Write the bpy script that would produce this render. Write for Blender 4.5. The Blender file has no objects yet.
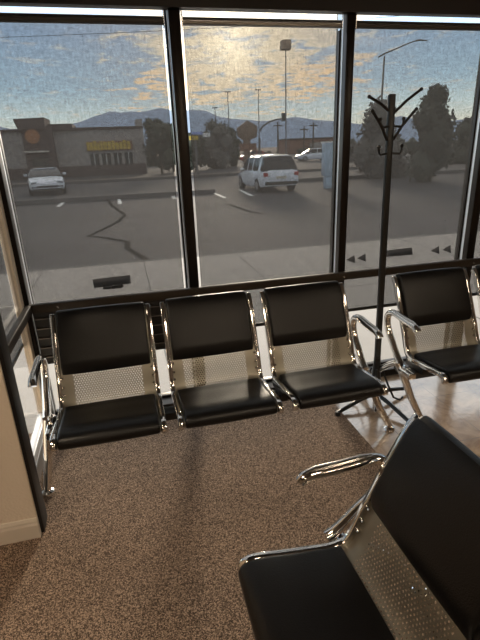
import bpy, bmesh, math, random
from mathutils import Vector, Matrix, noise
random.seed(7)
S = bpy.context.scene
COL = S.collection
PI = math.pi

# ------------------------------------------------------------------ camera
FPX = 462.0; YAW = math.radians(13.2); PIT = math.radians(20.4); ROL = math.radians(2.3); H = 1.55
Fv = Vector((math.sin(YAW)*math.cos(PIT), math.cos(YAW)*math.cos(PIT), -math.sin(PIT)))
Rv0 = Vector((math.cos(YAW), -math.sin(YAW), 0)); Uv0 = Rv0.cross(Fv)
Rv = Rv0*math.cos(ROL) - Uv0*math.sin(ROL); Uv = Uv0*math.cos(ROL) + Rv0*math.sin(ROL)
cd = bpy.data.cameras.new('camera'); cam = bpy.data.objects.new('camera', cd); COL.objects.link(cam)
m = Matrix((Rv, Uv, -Fv)).transposed().to_4x4(); m.translation = Vector((0, 0, H)); cam.matrix_world = m
cd.sensor_fit = 'VERTICAL'; cd.sensor_height = 24; cd.lens = 24*FPX/640; cd.clip_start = .02; cd.clip_end = 9000
S.camera = cam

def ray(x, y): return Fv + Rv*((x-240)/FPX) - Uv*((y-320)/FPX)
def at_z(x, y, z): r = ray(x, y); return Vector((0, 0, H)) + r*((z-H)/r.z)
def at_y(x, y, Y): r = ray(x, y); return Vector((0, 0, H)) + r*(Y/r.y)

# ------------------------------------------------------------------ materials
MATS = {}
def newmat(name):
    mt = bpy.data.materials.new(name); mt.use_nodes = True; MATS[name] = mt
    nt = mt.node_tree; b = nt.nodes['Principled BSDF']
    return mt, nt, b
def mat(name, col, rough=.5, metal=0, spec=.5, var=0, vscale=20, bump=0, bscale=100, emit=None, es=0, coat=0):
    mt, nt, b = newmat(name)
    b.inputs['Base Color'].default_value = (*col, 1); b.inputs['Roughness'].default_value = rough
    b.inputs['Metallic'].default_value = metal; b.inputs['Specular IOR Level'].default_value = spec
    b.inputs['Coat Weight'].default_value = coat
    tc = nt.nodes.new('ShaderNodeTexCoord')
    if var:
        n = nt.nodes.new('ShaderNodeTexNoise'); n.inputs['Scale'].default_value = vscale; n.inputs['Detail'].default_value = 5
        nt.links.new(tc.outputs['Object'], n.inputs['Vector'])
        mx = nt.nodes.new('ShaderNodeMix'); mx.data_type = 'RGBA'
        mx.inputs[6].default_value = (*[c*(1-var) for c in col], 1); mx.inputs[7].default_value = (*[min(1, c*(1+var)) for c in col], 1)
        nt.links.new(n.outputs['Fac'], mx.inputs[0]); nt.links.new(mx.outputs[2], b.inputs['Base Color'])
    if bump:
        n = nt.nodes.new('ShaderNodeTexNoise'); n.inputs['Scale'].default_value = bscale; n.inputs['Detail'].default_value = 4
        nt.links.new(tc.outputs['Object'], n.inputs['Vector'])
        bp = nt.nodes.new('ShaderNodeBump'); bp.inputs['Strength'].default_value = bump; bp.inputs['Distance'].default_value = .01
        nt.links.new(n.outputs['Fac'], bp.inputs['Height']); nt.links.new(bp.outputs['Normal'], b.inputs['Normal'])
    if emit:
        b.inputs['Emission Color'].default_value = (*emit, 1); b.inputs['Emission Strength'].default_value = es
    return mt
def math_n(nt, op, a, b=None, c=None):
    n = nt.nodes.new('ShaderNodeMath'); n.operation = op
    for i, v in enumerate((a, b, c)):
        if v is None: continue
        if isinstance(v, (int, float)): n.inputs[i].default_value = v
        else: nt.links.new(v, n.inputs[i])
    return n.outputs[0]
def mixc(nt, f, a, b):
    n = nt.nodes.new('ShaderNodeMix'); n.data_type = 'RGBA'
    for i, v in ((0, f), (6, a), (7, b)):
        if isinstance(v, (int, float)): n.inputs[i].default_value = v
        elif isinstance(v, tuple): n.inputs[i].default_value = (*v, 1)
        else: nt.links.new(v, n.inputs[i])
    return n.outputs[2]

mat('chrome', (.82, .80, .77), .09, 1)
mat('satin_chrome', (.62, .6, .57), .25, 1)
mat('vinyl', (.0068, .006, .0058), .34, 0, .38, bump=.12, bscale=260)
mat('black_metal', (.012, .012, .012), .38, 0, .5)
mat('black_plastic', (.02, .02, .02), .5)
mat('bronze', (.022, .017, .014), .32, .6)
mat('bronze_rail', (.035, .024, .015), .5, .2)
mat('silver_side', (.72, .73, .75), .42, .7)  # frame silver; on the mullion sides it carries the daylight
mat('alu', (.5, .5, .5), .3, .9)
mat('roller', (.10, .095, .09), .35, .5)
mat('dark_trim', (.014, .009, .007), .45)
mat('post_black', (.010, .009, .009), .5, 0, .4)
mat('beige_wall', (.80, .69, .56), .85, 0, .2, var=.03, vscale=6, bump=.25, bscale=90)
mat('cream_trim', (.70, .62, .52), .5, 0, .4)
mat('ceiling', (.20, .19, .18), .9)
mat('room_dark', (.22, .18, .15), .85)
mat('lamp', (.9, .9, .9), .5, emit=(1, .80, .58), es=22)  # glow of the ceiling panels added out of view
mat('louver', (.025, .022, .02), .4)
mat('louver_edge', (.25, .22, .2), .35, .5)
mat('decal', (.006, .006, .006), .6)
mat('decal_white', (.6, .6, .58), .6)
mat('decal_green', (.42, .5, .46), .5)
mat('concrete', (.42, .385, .35), .9, 0, .2, var=.12, vscale=3, bump=.2, bscale=40)
mat('concrete_joint', (.16, .15, .14), .9)
mat('curb', (.13, .12, .115), .9, var=.15, vscale=3)
mat('paint_white', (.88, .88, .86), .7)
mat('seal_tar', (.008, .008, .008), 1, 0, .05)
mat('dirt', (.16, .12, .09), .95, var=.3, vscale=.8)
mat('mountain', (.35, .43, .56), .95, 0, .1, var=.15, vscale=.01)  # distant haze is put into this pale blue base colour
mat('stucco', (.36, .33, .31), .9, 0, .2, var=.08, vscale=.7)
mat('stucco_dark', (.10, .072, .065), .9, var=.1, vscale=.7)
mat('store_glass', (.03, .035, .04), .12)
mat('sign_yellow', (.60, .42, .06), .5)
mat('sign_orange', (.34, .14, .05), .5)
mat('sign_brown', (.22, .15, .11), .6)
mat('sign_rust', (.25, .13, .09), .7)
mat('sign_blue', (.35, .45, .85), .5)
mat('awning', (.55, .5, .45), .6)
mat('car_white', (.78, .82, .90), .25, 0, .5, coat=.6)
mat('car_red', (.45, .05, .04), .25, coat=.5)
mat('car_glass', (.012, .014, .018), .08)
mat('tyre', (.015, .015, .015), .8)
mat('rim', (.4, .4, .42), .3, .8)
mat('tail_red', (.4, .02, .02), .3)
mat('head_lamp', (.25, .29, .34), .1, .3)
mat('plate', (.55, .5, .42), .5)
mat('pole_grey', (.16, .15, .15), .5, .3)
mat('wood_pole', (.10, .07, .05), .9)
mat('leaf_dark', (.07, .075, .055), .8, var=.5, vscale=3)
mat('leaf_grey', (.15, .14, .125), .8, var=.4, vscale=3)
mat('bark', (.07, .05, .035), .95)
mat('lamp_head', (.42, .30, .20), .6)
mat('bin_blue', (.45, .58, .72), .4)
mat('cable', (.02, .02, .02), .7)

# carpet
mt, nt, b = newmat('carpet')
tc = nt.nodes.new('ShaderNodeTexCoord')
v = nt.nodes.new('ShaderNodeTexVoronoi'); v.inputs['Scale'].default_value = 300; nt.links.new(tc.outputs['Object'], v.inputs['Vector'])
n1 = nt.nodes.new('ShaderNodeTexNoise'); n1.inputs['Scale'].default_value = 260; n1.inputs['Detail'].default_value = 3; nt.links.new(tc.outputs['Object'], n1.inputs['Vector'])
n2 = nt.nodes.new('ShaderNodeTexNoise'); n2.inputs['Scale'].default_value = 2.2; n2.inputs['Detail'].default_value = 4; nt.links.new(tc.outputs['Object'], n2.inputs['Vector'])
sep = nt.nodes.new('ShaderNodeSeparateColor'); nt.links.new(v.outputs['Color'], sep.inputs[0])
f1 = math_n(nt, 'ADD', math_n(nt, 'MULTIPLY', sep.outputs[0], .55), math_n(nt, 'MULTIPLY', n1.outputs['Fac'], .6))
rp = nt.nodes.new('ShaderNodeValToRGB'); nt.links.new(f1, rp.inputs[0])
rp.color_ramp.elements[0].position = .25; rp.color_ramp.elements[0].color = (.028, .019, .014, 1)
rp.color_ramp.elements[1].position = .85; rp.color_ramp.elements[1].color = (.54, .39, .285, 1)
e = rp.color_ramp.elements.new(.55); e.color = (.155, .108, .078, 1)
mm = math_n(nt, 'ADD', .78, math_n(nt, 'MULTIPLY', n2.outputs['Fac'], .44))
hs = nt.nodes.new('ShaderNodeHueSaturation'); nt.links.new(rp.outputs[0], hs.inputs['Color']); nt.links.new(mm, hs.inputs['Value'])
nt.links.new(hs.outputs[0], b.inputs['Base Color']); b.inputs['Roughness'].default_value = .95; b.inputs['Specular IOR Level'].default_value = .15
bp = nt.nodes.new('ShaderNodeBump'); bp.inputs['Strength'].default_value = .9; bp.inputs['Distance'].default_value = .006
nt.links.new(f1, bp.inputs['Height']); nt.links.new(bp.outputs[0], b.inputs['Normal'])

# glossy travertine tile
mt, nt, b = newmat('tile')
tc = nt.nodes.new('ShaderNodeTexCoord')
n1 = nt.nodes.new('ShaderNodeTexNoise'); n1.inputs['Scale'].default_value = 5; n1.inputs['Detail'].default_value = 9; n1.inputs['Roughness'].default_value = .65; n1.inputs['Distortion'].default_value = 1.2
nt.links.new(tc.outputs['Object'], n1.inputs['Vector'])
rp = nt.nodes.new('ShaderNodeValToRGB'); nt.links.new(n1.outputs['Fac'], rp.inputs[0])
rp.color_ramp.elements[0].position = .32; rp.color_ramp.elements[0].color = (.15, .085, .045, 1)
rp.color_ramp.elements[1].position = .68; rp.color_ramp.elements[1].color = (.50, .37, .25, 1)
br = nt.nodes.new('ShaderNodeTexBrick'); br.offset = 0; br.inputs['Scale'].default_value = 1; br.inputs['Mortar Size'].default_value = .003
br.inputs['Brick Width'].default_value = .45; br.inputs['Row Height'].default_value = .45
nt.links.new(tc.outputs['Object'], br.inputs['Vector'])
c = mixc(nt, br.outputs['Fac'], rp.outputs[0], (.20, .15, .11))
nt.links.new(c, b.inputs['Base Color']); b.inputs['Specular IOR Level'].default_value = .6; b.inputs['IOR'].default_value = 2.4
nt.links.new(math_n(nt, 'ADD', .07, math_n(nt, 'MULTIPLY', n1.outputs['Fac'], .18)), b.inputs['Roughness'])
n3 = nt.nodes.new('ShaderNodeTexNoise'); n3.inputs['Scale'].default_value = 30; n3.inputs['Detail'].default_value = 5; nt.links.new(tc.outputs['Object'], n3.inputs['Vector'])
bp = nt.nodes.new('ShaderNodeBump'); bp.inputs['Strength'].default_value = .25; bp.inputs['Distance'].default_value = .004
nt.links.new(n3.outputs['Fac'], bp.inputs['Height']); nt.links.new(bp.outputs[0], b.inputs['Normal'])

# asphalt
mt, nt, b = newmat('asphalt')
tc = nt.nodes.new('ShaderNodeTexCoord')
n1 = nt.nodes.new('ShaderNodeTexNoise'); n1.inputs['Scale'].default_value = .35; n1.inputs['Detail'].default_value = 6
mp = nt.nodes.new('ShaderNodeMapping'); mp.inputs['Scale'].default_value = (.35, 1.6, 1); nt.links.new(tc.outputs['Object'], mp.inputs[0]); nt.links.new(mp.outputs[0], n1.inputs['Vector'])
n2 = nt.nodes.new('ShaderNodeTexNoise'); n2.inputs['Scale'].default_value = 25; nt.links.new(tc.outputs['Object'], n2.inputs['Vector'])
f = math_n(nt, 'ADD', math_n(nt, 'MULTIPLY', n1.outputs['Fac'], .75), math_n(nt, 'MULTIPLY', n2.outputs['Fac'], .25))
rp = nt.nodes.new('ShaderNodeValToRGB'); nt.links.new(f, rp.inputs[0])
rp.color_ramp.elements[0].position = .3; rp.color_ramp.elements[0].color = (.038, .036, .038, 1)
rp.color_ramp.elements[1].position = .7; rp.color_ramp.elements[1].color = (.078, .073, .076, 1)
nt.links.new(rp.outputs[0], b.inputs['Base Color']); b.inputs['Roughness'].default_value = .85

# window glass
mt, nt, b = newmat('glass')
nt.nodes.remove(b); out = nt.nodes['Material Output']
tr = nt.nodes.new('ShaderNodeBsdfTransparent'); tr.inputs[0].default_value = (.95, .96, .955, 1)
gl = nt.nodes.new('ShaderNodeBsdfGlossy'); gl.inputs['Roughness'].default_value = .02
ge = nt.nodes.new('ShaderNodeNewGeometry'); vd = nt.nodes.new('ShaderNodeVectorMath'); vd.operation = 'DOT_PRODUCT'
nt.links.new(ge.outputs['Incoming'], vd.inputs[0]); nt.links.new(ge.outputs['Normal'], vd.inputs[1])
fac = math_n(nt, 'ADD', .03, math_n(nt, 'MULTIPLY', .6, math_n(nt, 'POWER', math_n(nt, 'SUBTRACT', 1, math_n(nt, 'ABSOLUTE', vd.outputs['Value'])), 5)))
ms = nt.nodes.new('ShaderNodeMixShader'); nt.links.new(fac, ms.inputs[0]); nt.links.new(tr.outputs[0], ms.inputs[1]); nt.links.new(gl.outputs[0], ms.inputs[2])
nt.links.new(ms.outputs[0], out.inputs[0])

# solar screen fabric: open weave lets part of the light straight through
mt, nt, b = newmat('screen')
nt.nodes.remove(b); out = nt.nodes['Material Output']
tc = nt.nodes.new('ShaderNodeTexCoord')
def wn(sx, sz, sc):
    mp = nt.nodes.new('ShaderNodeMapping'); mp.inputs['Scale'].default_value = (sx, 1, sz); nt.links.new(tc.outputs['Object'], mp.inputs[0])
    n = nt.nodes.new('ShaderNodeTexNoise'); n.inputs['Scale'].default_value = sc; n.inputs['Detail'].default_value = 2; nt.links.new(mp.outputs[0], n.inputs['Vector'])
    return n.outputs['Fac']
wv = math_n(nt, 'ADD', math_n(nt, 'ADD', wn(1, .22, 120), wn(.22, 1, 120)), -1.0)
open_ = math_n(nt, 'ADD', .20, math_n(nt, 'MULTIPLY', wv, .11))
tr = nt.nodes.new('ShaderNodeBsdfTransparent')
df = nt.nodes.new('ShaderNodeBsdfDiffuse'); df.inputs[0].default_value = (.045, .044, .046, 1)
tl = nt.nodes.new('ShaderNodeBsdfTranslucent'); tl.inputs[0].default_value = (.020, .020, .0205, 1)
ad = nt.nodes.new('ShaderNodeAddShader'); nt.links.new(df.outputs[0], ad.inputs[0]); nt.links.new(tl.outputs[0], ad.inputs[1])
ms = nt.nodes.new('ShaderNodeMixShader'); nt.links.new(open_, ms.inputs[0]); nt.links.new(ad.outputs[0], ms.inputs[1]); nt.links.new(tr.outputs[0], ms.inputs[2])
nt.links.new(ms.outputs[0], out.inputs[0])

# perforated steel (UV in metres)
mt, nt, b = newmat('perforated')
b.inputs['Base Color'].default_value = (.34, .315, .26, 1); b.inputs['Metallic'].default_value = .8; b.inputs['Roughness'].default_value = .42
uv = nt.nodes.new('ShaderNodeUVMap'); sx = nt.nodes.new('ShaderNodeSeparateXYZ'); nt.links.new(uv.outputs[0], sx.inputs[0])
U, V = sx.outputs[0], sx.outputs[1]
P = .0125
def cell(ou, ov):
    a = math_n(nt, 'SUBTRACT', math_n(nt, 'FRACT', math_n(nt, 'ADD', math_n(nt, 'DIVIDE', U, P), 100+ou)), .5)
    c_ = math_n(nt, 'MULTIPLY', math_n(nt, 'SUBTRACT', math_n(nt, 'FRACT', math_n(nt, 'ADD', math_n(nt, 'DIVIDE', V, P*1.732), 100+ov)), .5), 1.732)
    return math_n(nt, 'SQRT', math_n(nt, 'ADD', math_n(nt, 'MULTIPLY', a, a), math_n(nt, 'MULTIPLY', c_, c_)))
d = math_n(nt, 'MINIMUM', cell(0, 0), cell(.5, .5))
hole = math_n(nt, 'LESS_THAN', d, .235)
inside = math_n(nt, 'LESS_THAN', math_n(nt, 'ABSOLUTE', U), .165)
hole = math_n(nt, 'MULTIPLY', hole, inside)
nt.links.new(math_n(nt, 'SUBTRACT', 1, hole), b.inputs['Alpha'])

# ------------------------------------------------------------------ mesh helpers
class MB:
    def __init__(s): s.bm = bmesh.new(); s.uv = None
    def box(s, x0, x1, y0, y1, z0, z1):
        vs = [s.bm.verts.new((x, y, z)) for x in (x0, x1) for y in (y0, y1) for z in (z0, z1)]
        for f in ((0, 1, 3, 2), (4, 6, 7, 5), (0, 4, 5, 1), (2, 3, 7, 6), (0, 2, 6, 4), (1, 5, 7, 3)): s.bm.faces.new([vs[i] for i in f])
        return s
    def tube(s, pts, r, seg=10, flat=None, cap=True):
        """pts: path; r: radius or list; flat=(axis Vector, scale across it)"""
        pts = [Vector(p) for p in pts]; n = len(pts); rs = r if isinstance(r, (list, tuple)) else [r]*n
        rings = []; ref = None
        for i, p in enumerate(pts):
            t = (pts[min(i+1, n-1)] - pts[max(i-1, 0)]).normalized()
            if ref is None: ref = Vector((0, 0, 1)) if abs(t.z) < .9 else Vector((1, 0, 0))
            if flat: ref = Vector(flat[0])
            a = (ref - t*ref.dot(t)).normalized(); bb = t.cross(a); ref = a
            k = flat[1] if flat else 1
            rings.append([s.bm.verts.new(p + a*math.cos(q)*rs[i]*k + bb*math.sin(q)*rs[i]) for q in [2*PI*j/seg for j in range(seg)]])
        for i in range(n-1):
            for j in range(seg):
                s.bm.faces.new((rings[i][j], rings[i][(j+1) % seg], rings[i+1][(j+1) % seg], rings[i+1][j]))
        if cap: s.bm.faces.new(rings[0][::-1]); s.bm.faces.new(rings[-1])
        return s
    def prism(s, poly, fn, t0, t1):
        """poly 2-D points, fn(a,b,t)->3-D"""
        A = [s.bm.verts.new(fn(a, b, t0)) for a, b in poly]; B = [s.bm.verts.new(fn(a, b, t1)) for a, b in poly]
        n = len(poly)
        for i in range(n): s.bm.faces.new((A[i], A[(i+1) % n], B[(i+1) % n], B[i]))
        s.bm.faces.new(A[::-1]); s.bm.faces.new(B)
        return s
    def loft(s, rings, close=True):
        R = [[s.bm.verts.new(p) for p in r] for r in rings]; n = len(R[0])
        for i in range(len(R)-1):
            for j in range(n): s.bm.faces.new((R[i][j], R[i][(j+1) % n], R[i+1][(j+1) % n], R[i+1][j]))
        if close: s.bm.faces.new(R[0][::-1]); s.bm.faces.new(R[-1])
        return s
    def ball(s, c, r, sub=2, sc=(1, 1, 1)):
        bmesh.ops.create_icosphere(s.bm, subdivisions=sub, radius=r, matrix=Matrix.Translation(c) @ Matrix.Diagonal((*sc, 1)))
        return s
    def build(s, name, mname, parent=None, bevel=0, smooth=True, loc=None, seg=2):
        bmesh.ops.recalc_face_normals(s.bm, faces=s.bm.faces[:])
        me = bpy.data.meshes.new(name); s.bm.to_mesh(me); s.bm.free()
        o = bpy.data.objects.new(name, me); COL.objects.link(o)
        me.materials.append(MATS[mname])
        if parent: o.parent = parent
        if bevel:
            md = o.modifiers.new('bevel', 'BEVEL'); md.width = bevel; md.segments = seg; md.limit_method = 'ANGLE'; md.angle_limit = math.radians(35)
        if smooth:
            for p in me.polygons: p.use_smooth = True
            me.set_sharp_from_angle(angle=math.radians(38)) if not bevel else None
        if loc: o.location = loc
        return o
def tag(o, label=None, cat=None, group=None, kind=None):
    if label: o['label'] = label
    if cat: o['category'] = cat
    if group: o['group'] = group
    if kind: o['kind'] = kind
    return o
def empty(name, loc, rz=0):
    o = bpy.data.objects.new(name, None); COL.objects.link(o); o.location = loc; o.rotation_euler = (0, 0, rz); o.empty_display_size = .1
    return o
def struct(o, label=None): o['kind'] = 'structure'; return tag(o, label) if label else o
def box(name, m_, x0, x1, y0, y1, z0, z1, parent=None, bevel=0): return MB().box(x0, x1, y0, y1, z0, z1).build(name, m_, parent, bevel, smooth=bool(bevel))

# ------------------------------------------------------------------ room
HEAD = 2.212; CZ = 2.75
cx0 = 1.15
floor = struct(box('floor', 'carpet', -3.0, cx0, -4.0, 2.60, -.06, 0), 'brown grey speckled carpet floor')
struct(box('floor', 'tile', cx0, 5.0, -4.0, 2.60, -.06, .001), 'glossy marbled brown tile floor right of the carpet')
struct(box('ceiling', 'ceiling', -3.0, 5.0, -4.0, 2.8, CZ, CZ+.08))
struct(box('wall_window', 'dark_trim', -.62, 5.0, 2.585, 2.645, HEAD-.018, CZ), 'dark header above the windows')
struct(box('wall_back', 'room_dark', -3.0, 5.0, -4.1, -4.0, 0, CZ))
struct(box('wall_right', 'room_dark', 5.0, 5.1, -4.1, 2.8, 0, CZ))
struct(box('wall_left', 'room_dark', -3.1, -3.0, -4.1, 1.742, 0, CZ))
struct(box('wall_corner', 'beige_wall', -3.0, -.522, 1.742, 1.80, 0, CZ), 'textured beige wall at the left edge')
b_ = MB(); b_.prism([(0, 0), (.014, 0), (.014, .068), (.010, .078), (.010, .086), (.005, .098), (0, .1)], lambda a, b, t: (t, 1.742-a, b), -3.0, -.520)
struct(b_.build('baseboard_corner', 'cream_trim', smooth=False), 'cream moulded baseboard under the beige wall')
struct(box('trim_1', 'post_black', -.60, -.508, 1.755, 1.85, 0, CZ, bevel=.003), 'black window frame post beside the beige wall')

def bronze(name, *a, m_='bronze', label=None, bevel=.003): return struct(box(name, m_, *a, bevel=bevel), label)
# mullions
MX = [(.318, .375), (1.265, 1.312), (2.205, 2.262), (3.15, 3.205), (4.09, 4.15)]
for i, (a, b) in enumerate(MX):
    o = bronze('trim_%d' % (i+2), a, b, 2.62, 2.74, 0, HEAD+.16, label='dark bronze window mullion')
    # pale strips: daylight on the side faces, put into their colour
    sd = MB(); sd.box(a-.002, a+.001, 2.665, 2.735, .06, HEAD+.1); sd.box(b-.001, b+.002, 2.665, 2.735, .06, HEAD+.1)
    sd.build('lit_side_strip', 'silver_side', o, smooth=False)
o = bronze('trim_7', -.625, -.566, 2.60, 2.74, 0, HEAD, label='dark bronze corner post where the two glass walls meet')
sd = MB(); sd.box(-.567, -.564, 2.665, 2.735, .06, HEAD+.1); sd.build('lit_side_strip', 'silver_side', o, smooth=False)  # daylight on the post's side, again as a pale strip
bronze('trim_8', -.566, 5, 2.60, 2.76, 0, .05, m_='dark_trim', label='dark brown window sill frame along the floor')
rail = bronze('trim_9', -.60, 5, 2.585, 2.618, .745, .792, m_='bronze_rail', label='brown horizontal guard rail across the windows')
sc = MB()
for x in (-.42, .347, 1.288, 2.233): sc.tube([(x, 2.586, .768), (x, 2.581, .768)], .006, 10)
sc.build('screw', 'satin_chrome', rail)
struct(box('wall_window', 'dark_trim', -.62, 5.0, 2.645, 2.78, HEAD+.16, CZ), 'outer fascia above the windows')
bays = [(-.566, .318), (.375, 1.265), (1.312, 2.205), (2.262, 3.15), (3.205, 4.09)]
for i, (a, b) in enumerate(bays):
    w = empty('window_%d' % (i+1), (0, 2.70, 0)); struct(w)
    box('pane', 'glass', a, b, 0, .006, .05, HEAD+.16, w)
    fr = MB()
    fr.box(a, a+.005, -.01, .03, .05, HEAD+.16); fr.box(b-.012, b, -.01, .03, .05, HEAD+.16); fr.box(a, b, -.012, .03, .05, .066)
    fr.build('frame', 'bronze', w, .002)
# roller shades
places = ['left window, in front of the louvred panel', 'middle window with the white car behind it', 'window behind the black coat stand', 'window cut by the right picture edge', 'far right window']
shb = [.43, .50, .523, .525, .525]; she = [(-.546, .289), (.391, 1.230), (1.322, 2.150), (2.275, 3.10), (3.22, 4.05)]
for i, (a, b) in enumerate(she):
    w = empty('roller_shade', (0, 2.655, HEAD))
    tag(w, 'grey mesh roller shade over the ' + places[i], 'roller shade', 'roller shades on the window wall')
    f = MB(); f.bm.faces.new([f.bm.verts.new(q) for q in ((a, 0, shb[i]-HEAD), (b, 0, shb[i]-HEAD), (b, 0, -.063), (a, 0, -.063))]); f.build('screen_fabric', 'screen', w, smooth=False)
    MB().tube([(a-.004, -.012, -.063), (b+.004, -.012, -.063)], .0195, 16).build('roller_tube', 'alu' if i == 1 else 'roller', w)
    MB().box(a, b, -.005, .004, shb[i]-HEAD-.022, shb[i]-HEAD).build('hem_bar', 'black_metal', w, .002)
    for x in (a-.008, b+.004):
        MB().box(x, x+.004, -.035, .02, -.09, 0).build('bracket', 'satin_chrome', w)
# left glass wall
w = empty('window_6', (-.60, 0, 0)); struct(w)
box('pane', 'glass', -.003, .003, 1.85, 2.60, .16, HEAD, w)
box('frame', 'alu', -.02, .02, 1.85, 2.60, 0, .10, w, .003)
box('frame', 'silver_side', -.02, .02, 1.85, 2.60, .10, .16, w, .003)
struct(box('wall_left_header', 'dark_trim', -.63, -.57, 1.80, 2.60, HEAD, CZ))
struct(box('trim_10', 'beige_wall', -.625, -.59, 2.545, 2.60, .1, HEAD), 'light beige strip beside the corner post')
o = bronze('trim_11', -.587, -.555, 1.85, 2.60, .745, .792, m_='bronze_rail', label='brown guard rail across the left glass wall')
w = empty('roller_shade', (-.625, 0, HEAD)); tag(w, 'grey mesh roller shade over the narrow left side window', 'roller shade', 'roller shades on the window wall')
f = MB(); f.bm.faces.new([f.bm.verts.new(q) for q in ((0, 1.86, .60-HEAD), (0, 2.54, .60-HEAD), (0, 2.54, -.063), (0, 1.86, -.063))]); f.build('screen_fabric', 'screen', w, smooth=False)
MB().box(-.005, .004, 1.86, 2.54, .58-HEAD, .60-HEAD).build('hem_bar', 'black_metal', w, .002)
MB().tube([(0, 1.86, -.04), (0, 2.54, -.04)], .0165, 16).build('roller_tube', 'alu', w)

# louvred panel behind the left seat
w = empty('louver_panel', (0, 2.63, .44)); tag(w, 'black louvred panel with thin light slat edges, under the rail behind the left seat', 'louvre panel')
box('panel', 'louver', -.562, .31, -.004, .006, 0, .30, w)
for k in range(5):
    z = .02 + k*.058
    s_ = MB(); s_.prism([(0, 0), (-.014, .006), (-.014, .009), (0, .014)], lambda a, b, t: (t, -.004+a, z+b), -.555, .305); s_.build('slat', 'louver', w, smooth=False)
    MB().box(-.555, .305, -.0195, -.0180, z+.005, z+.010).build('slat_edge', 'louver_edge', w, smooth=False)
tag(box('sticker', 'decal_green', -.045, .045, 2.6245, 2.6265, .716, .728), 'small pale green sticker just under the guard rail behind the left seat', 'sticker')

# marks on the glass
def plate(name, pxs, m_, y=2.697, t=.002, parent=None):
    pts = [at_y(px, py, y) for px, py in pxs]
    b_ = MB(); b_.prism([(p.x, p.z) for p in pts], lambda a, b, t_: (a, y+t_, b), 0, t)
    return b_.build(name, m_, parent, smooth=False)
G_ = 'black marks on the window glass'
o = plate('window_decal', [(92.5, 279.5), (130, 275), (131, 283.5), (94, 288)], 'decal'); tag(o, 'black rectangular decal low on the left window', 'decal')
plate('caption', [(102, 288), (122, 284.5), (124, 286), (122, 288), (104, 289.5)], 'decal', parent=o)
plate('caption_dash', [(103, 286.8), (112, 285.8), (112, 287.2), (104, 288)], 'decal_white', y=2.694, parent=o)
o = plate('window_decal', [(386, 250.5), (412, 247.5), (412.5, 254.5), (386.5, 257)], 'decal'); tag(o, 'black bar shaped decal on the glass just right of the coat stand pole', 'decal')
for px, py, l in ((346, 260, 'leftmost of the two left of the coat stand pole'), (357, 258.5, 'directly left of the coat stand pole'), (430.5, 251, 'directly right of the bar shaped decal'), (442, 250, 'rightmost, next to the right mullion')):
    o = plate('arrow_decal', [(px, py), (px+8.5, py-5), (px+9, py+3)], 'decal'); tag(o, 'black left-pointing triangle decal, ' + l, 'decal', 'black triangle decals on the glass')

# ceiling panels out of view, added to brighten the room and beige wall
for i, (x, y) in enumerate([(-1.25, .45), (.9, -1.0), (3.2, -.6), (-1.2, -2.8), (2.2, -2.8)]):
    w = empty('added_ceiling_light', (x, y, CZ)); tag(w, 'added square ceiling light panel, out of view', 'ceiling light', 'added ceiling lights')
    box('diffuser', 'lamp', -.28, .28, -.28, .28, -.012, -.006, w); 
    fr = MB(); fr.box(-.31, .31, -.31, -.28, -.02, -.001); fr.box(-.31, .31, .28, .31, -.02, -.001); fr.box(-.31, -.28, -.28, .28, -.02, -.001); fr.box(.28, .31, -.28, .28, -.02, -.001)
    fr.build('frame', 'cream_trim', w, smooth=False)

# ------------------------------------------------------------------ benches
PROF = [(-.004, .388), (.000, .405), (.018, .416), (.06, .416), (.14, .405), (.22, .397), (.29, .390), (.335, .394), (.365, .415), (.385, .455), (.405, .515), (.43, .59), (.458, .68), (.487, .765), (.512, .825), (.53, .848)]
def lean(x, z):
    x2 = x-.03*min(1, max(0, x/.3))
    return (x2+max(0, z-.5)*.10, z if z < .43 else .43+(z-.43)*.90)
PROF = [lean(*p) for p in PROF]
def smoothpath(P_, n=3):
    out = []
    for i in range(len(P_)-1):
        p0 = Vector(P_[max(i-1, 0)]); p1 = Vector(P_[i]); p2 = Vector(P_[i+1]); p3 = Vector(P_[min(i+2, len(P_)-1)])
        for k in range(n):
            t = k/n; out.append(.5*((2*p1)+(-p0+p2)*t+(2*p0-5*p1+4*p2-p3)*t*t+(-p0+3*p1-3*p2+p3)*t**3))
    out.append(Vector(P_[-1])); return out
PS = smoothpath(PROF)
def offs(path, d):
    out = []
    for i, p in enumerate(path):
        t = (path[min(i+1, len(path)-1)]-path[max(i-1, 0)]).normalized(); out.append(p + Vector((-t.y, t.x))*d)   # left of travel = up / front
    return out
def pad(x0, x1, poly, parent, name):
    """padded cushion: closed side outline swept across, its edge drawn in towards the middle"""
    c = sum(poly, Vector((0, 0)))/len(poly)
    n = len(poly); area = sum(poly[i].x*poly[(i+1) % n].y-poly[(i+1) % n].x*poly[i].y for i in range(n)); sg = 1 if area > 0 else -1
    def ring(x, ins):
        r = []
        for i, p in enumerate(poly):
            t = (poly[(i+1) % n]-poly[i-1]).normalized(); r.append((x, (p + Vector((-t.y, t.x))*sg*ins).x, (p + Vector((-t.y, t.x))*sg*ins).y))
        return r
    R = [ring(x0, .006), ring(x0+.0015, .003), ring(x0+.004, .001), ring(x0+.012, 0)]
    R += [ring(x0+(x1-x0)*k/6, -.0025*math.sin(PI*k/6)) for k in range(1, 6)]
    R += [ring(x1-.012, 0), ring(x1-.004, .001), ring(x1-.0015, .003), ring(x1, .006)]
    return MB().loft(R).build(name, 'vinyl', parent)
def sub(i0, i1): return PS[i0:i1+1]
SEATX = .539
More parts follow.
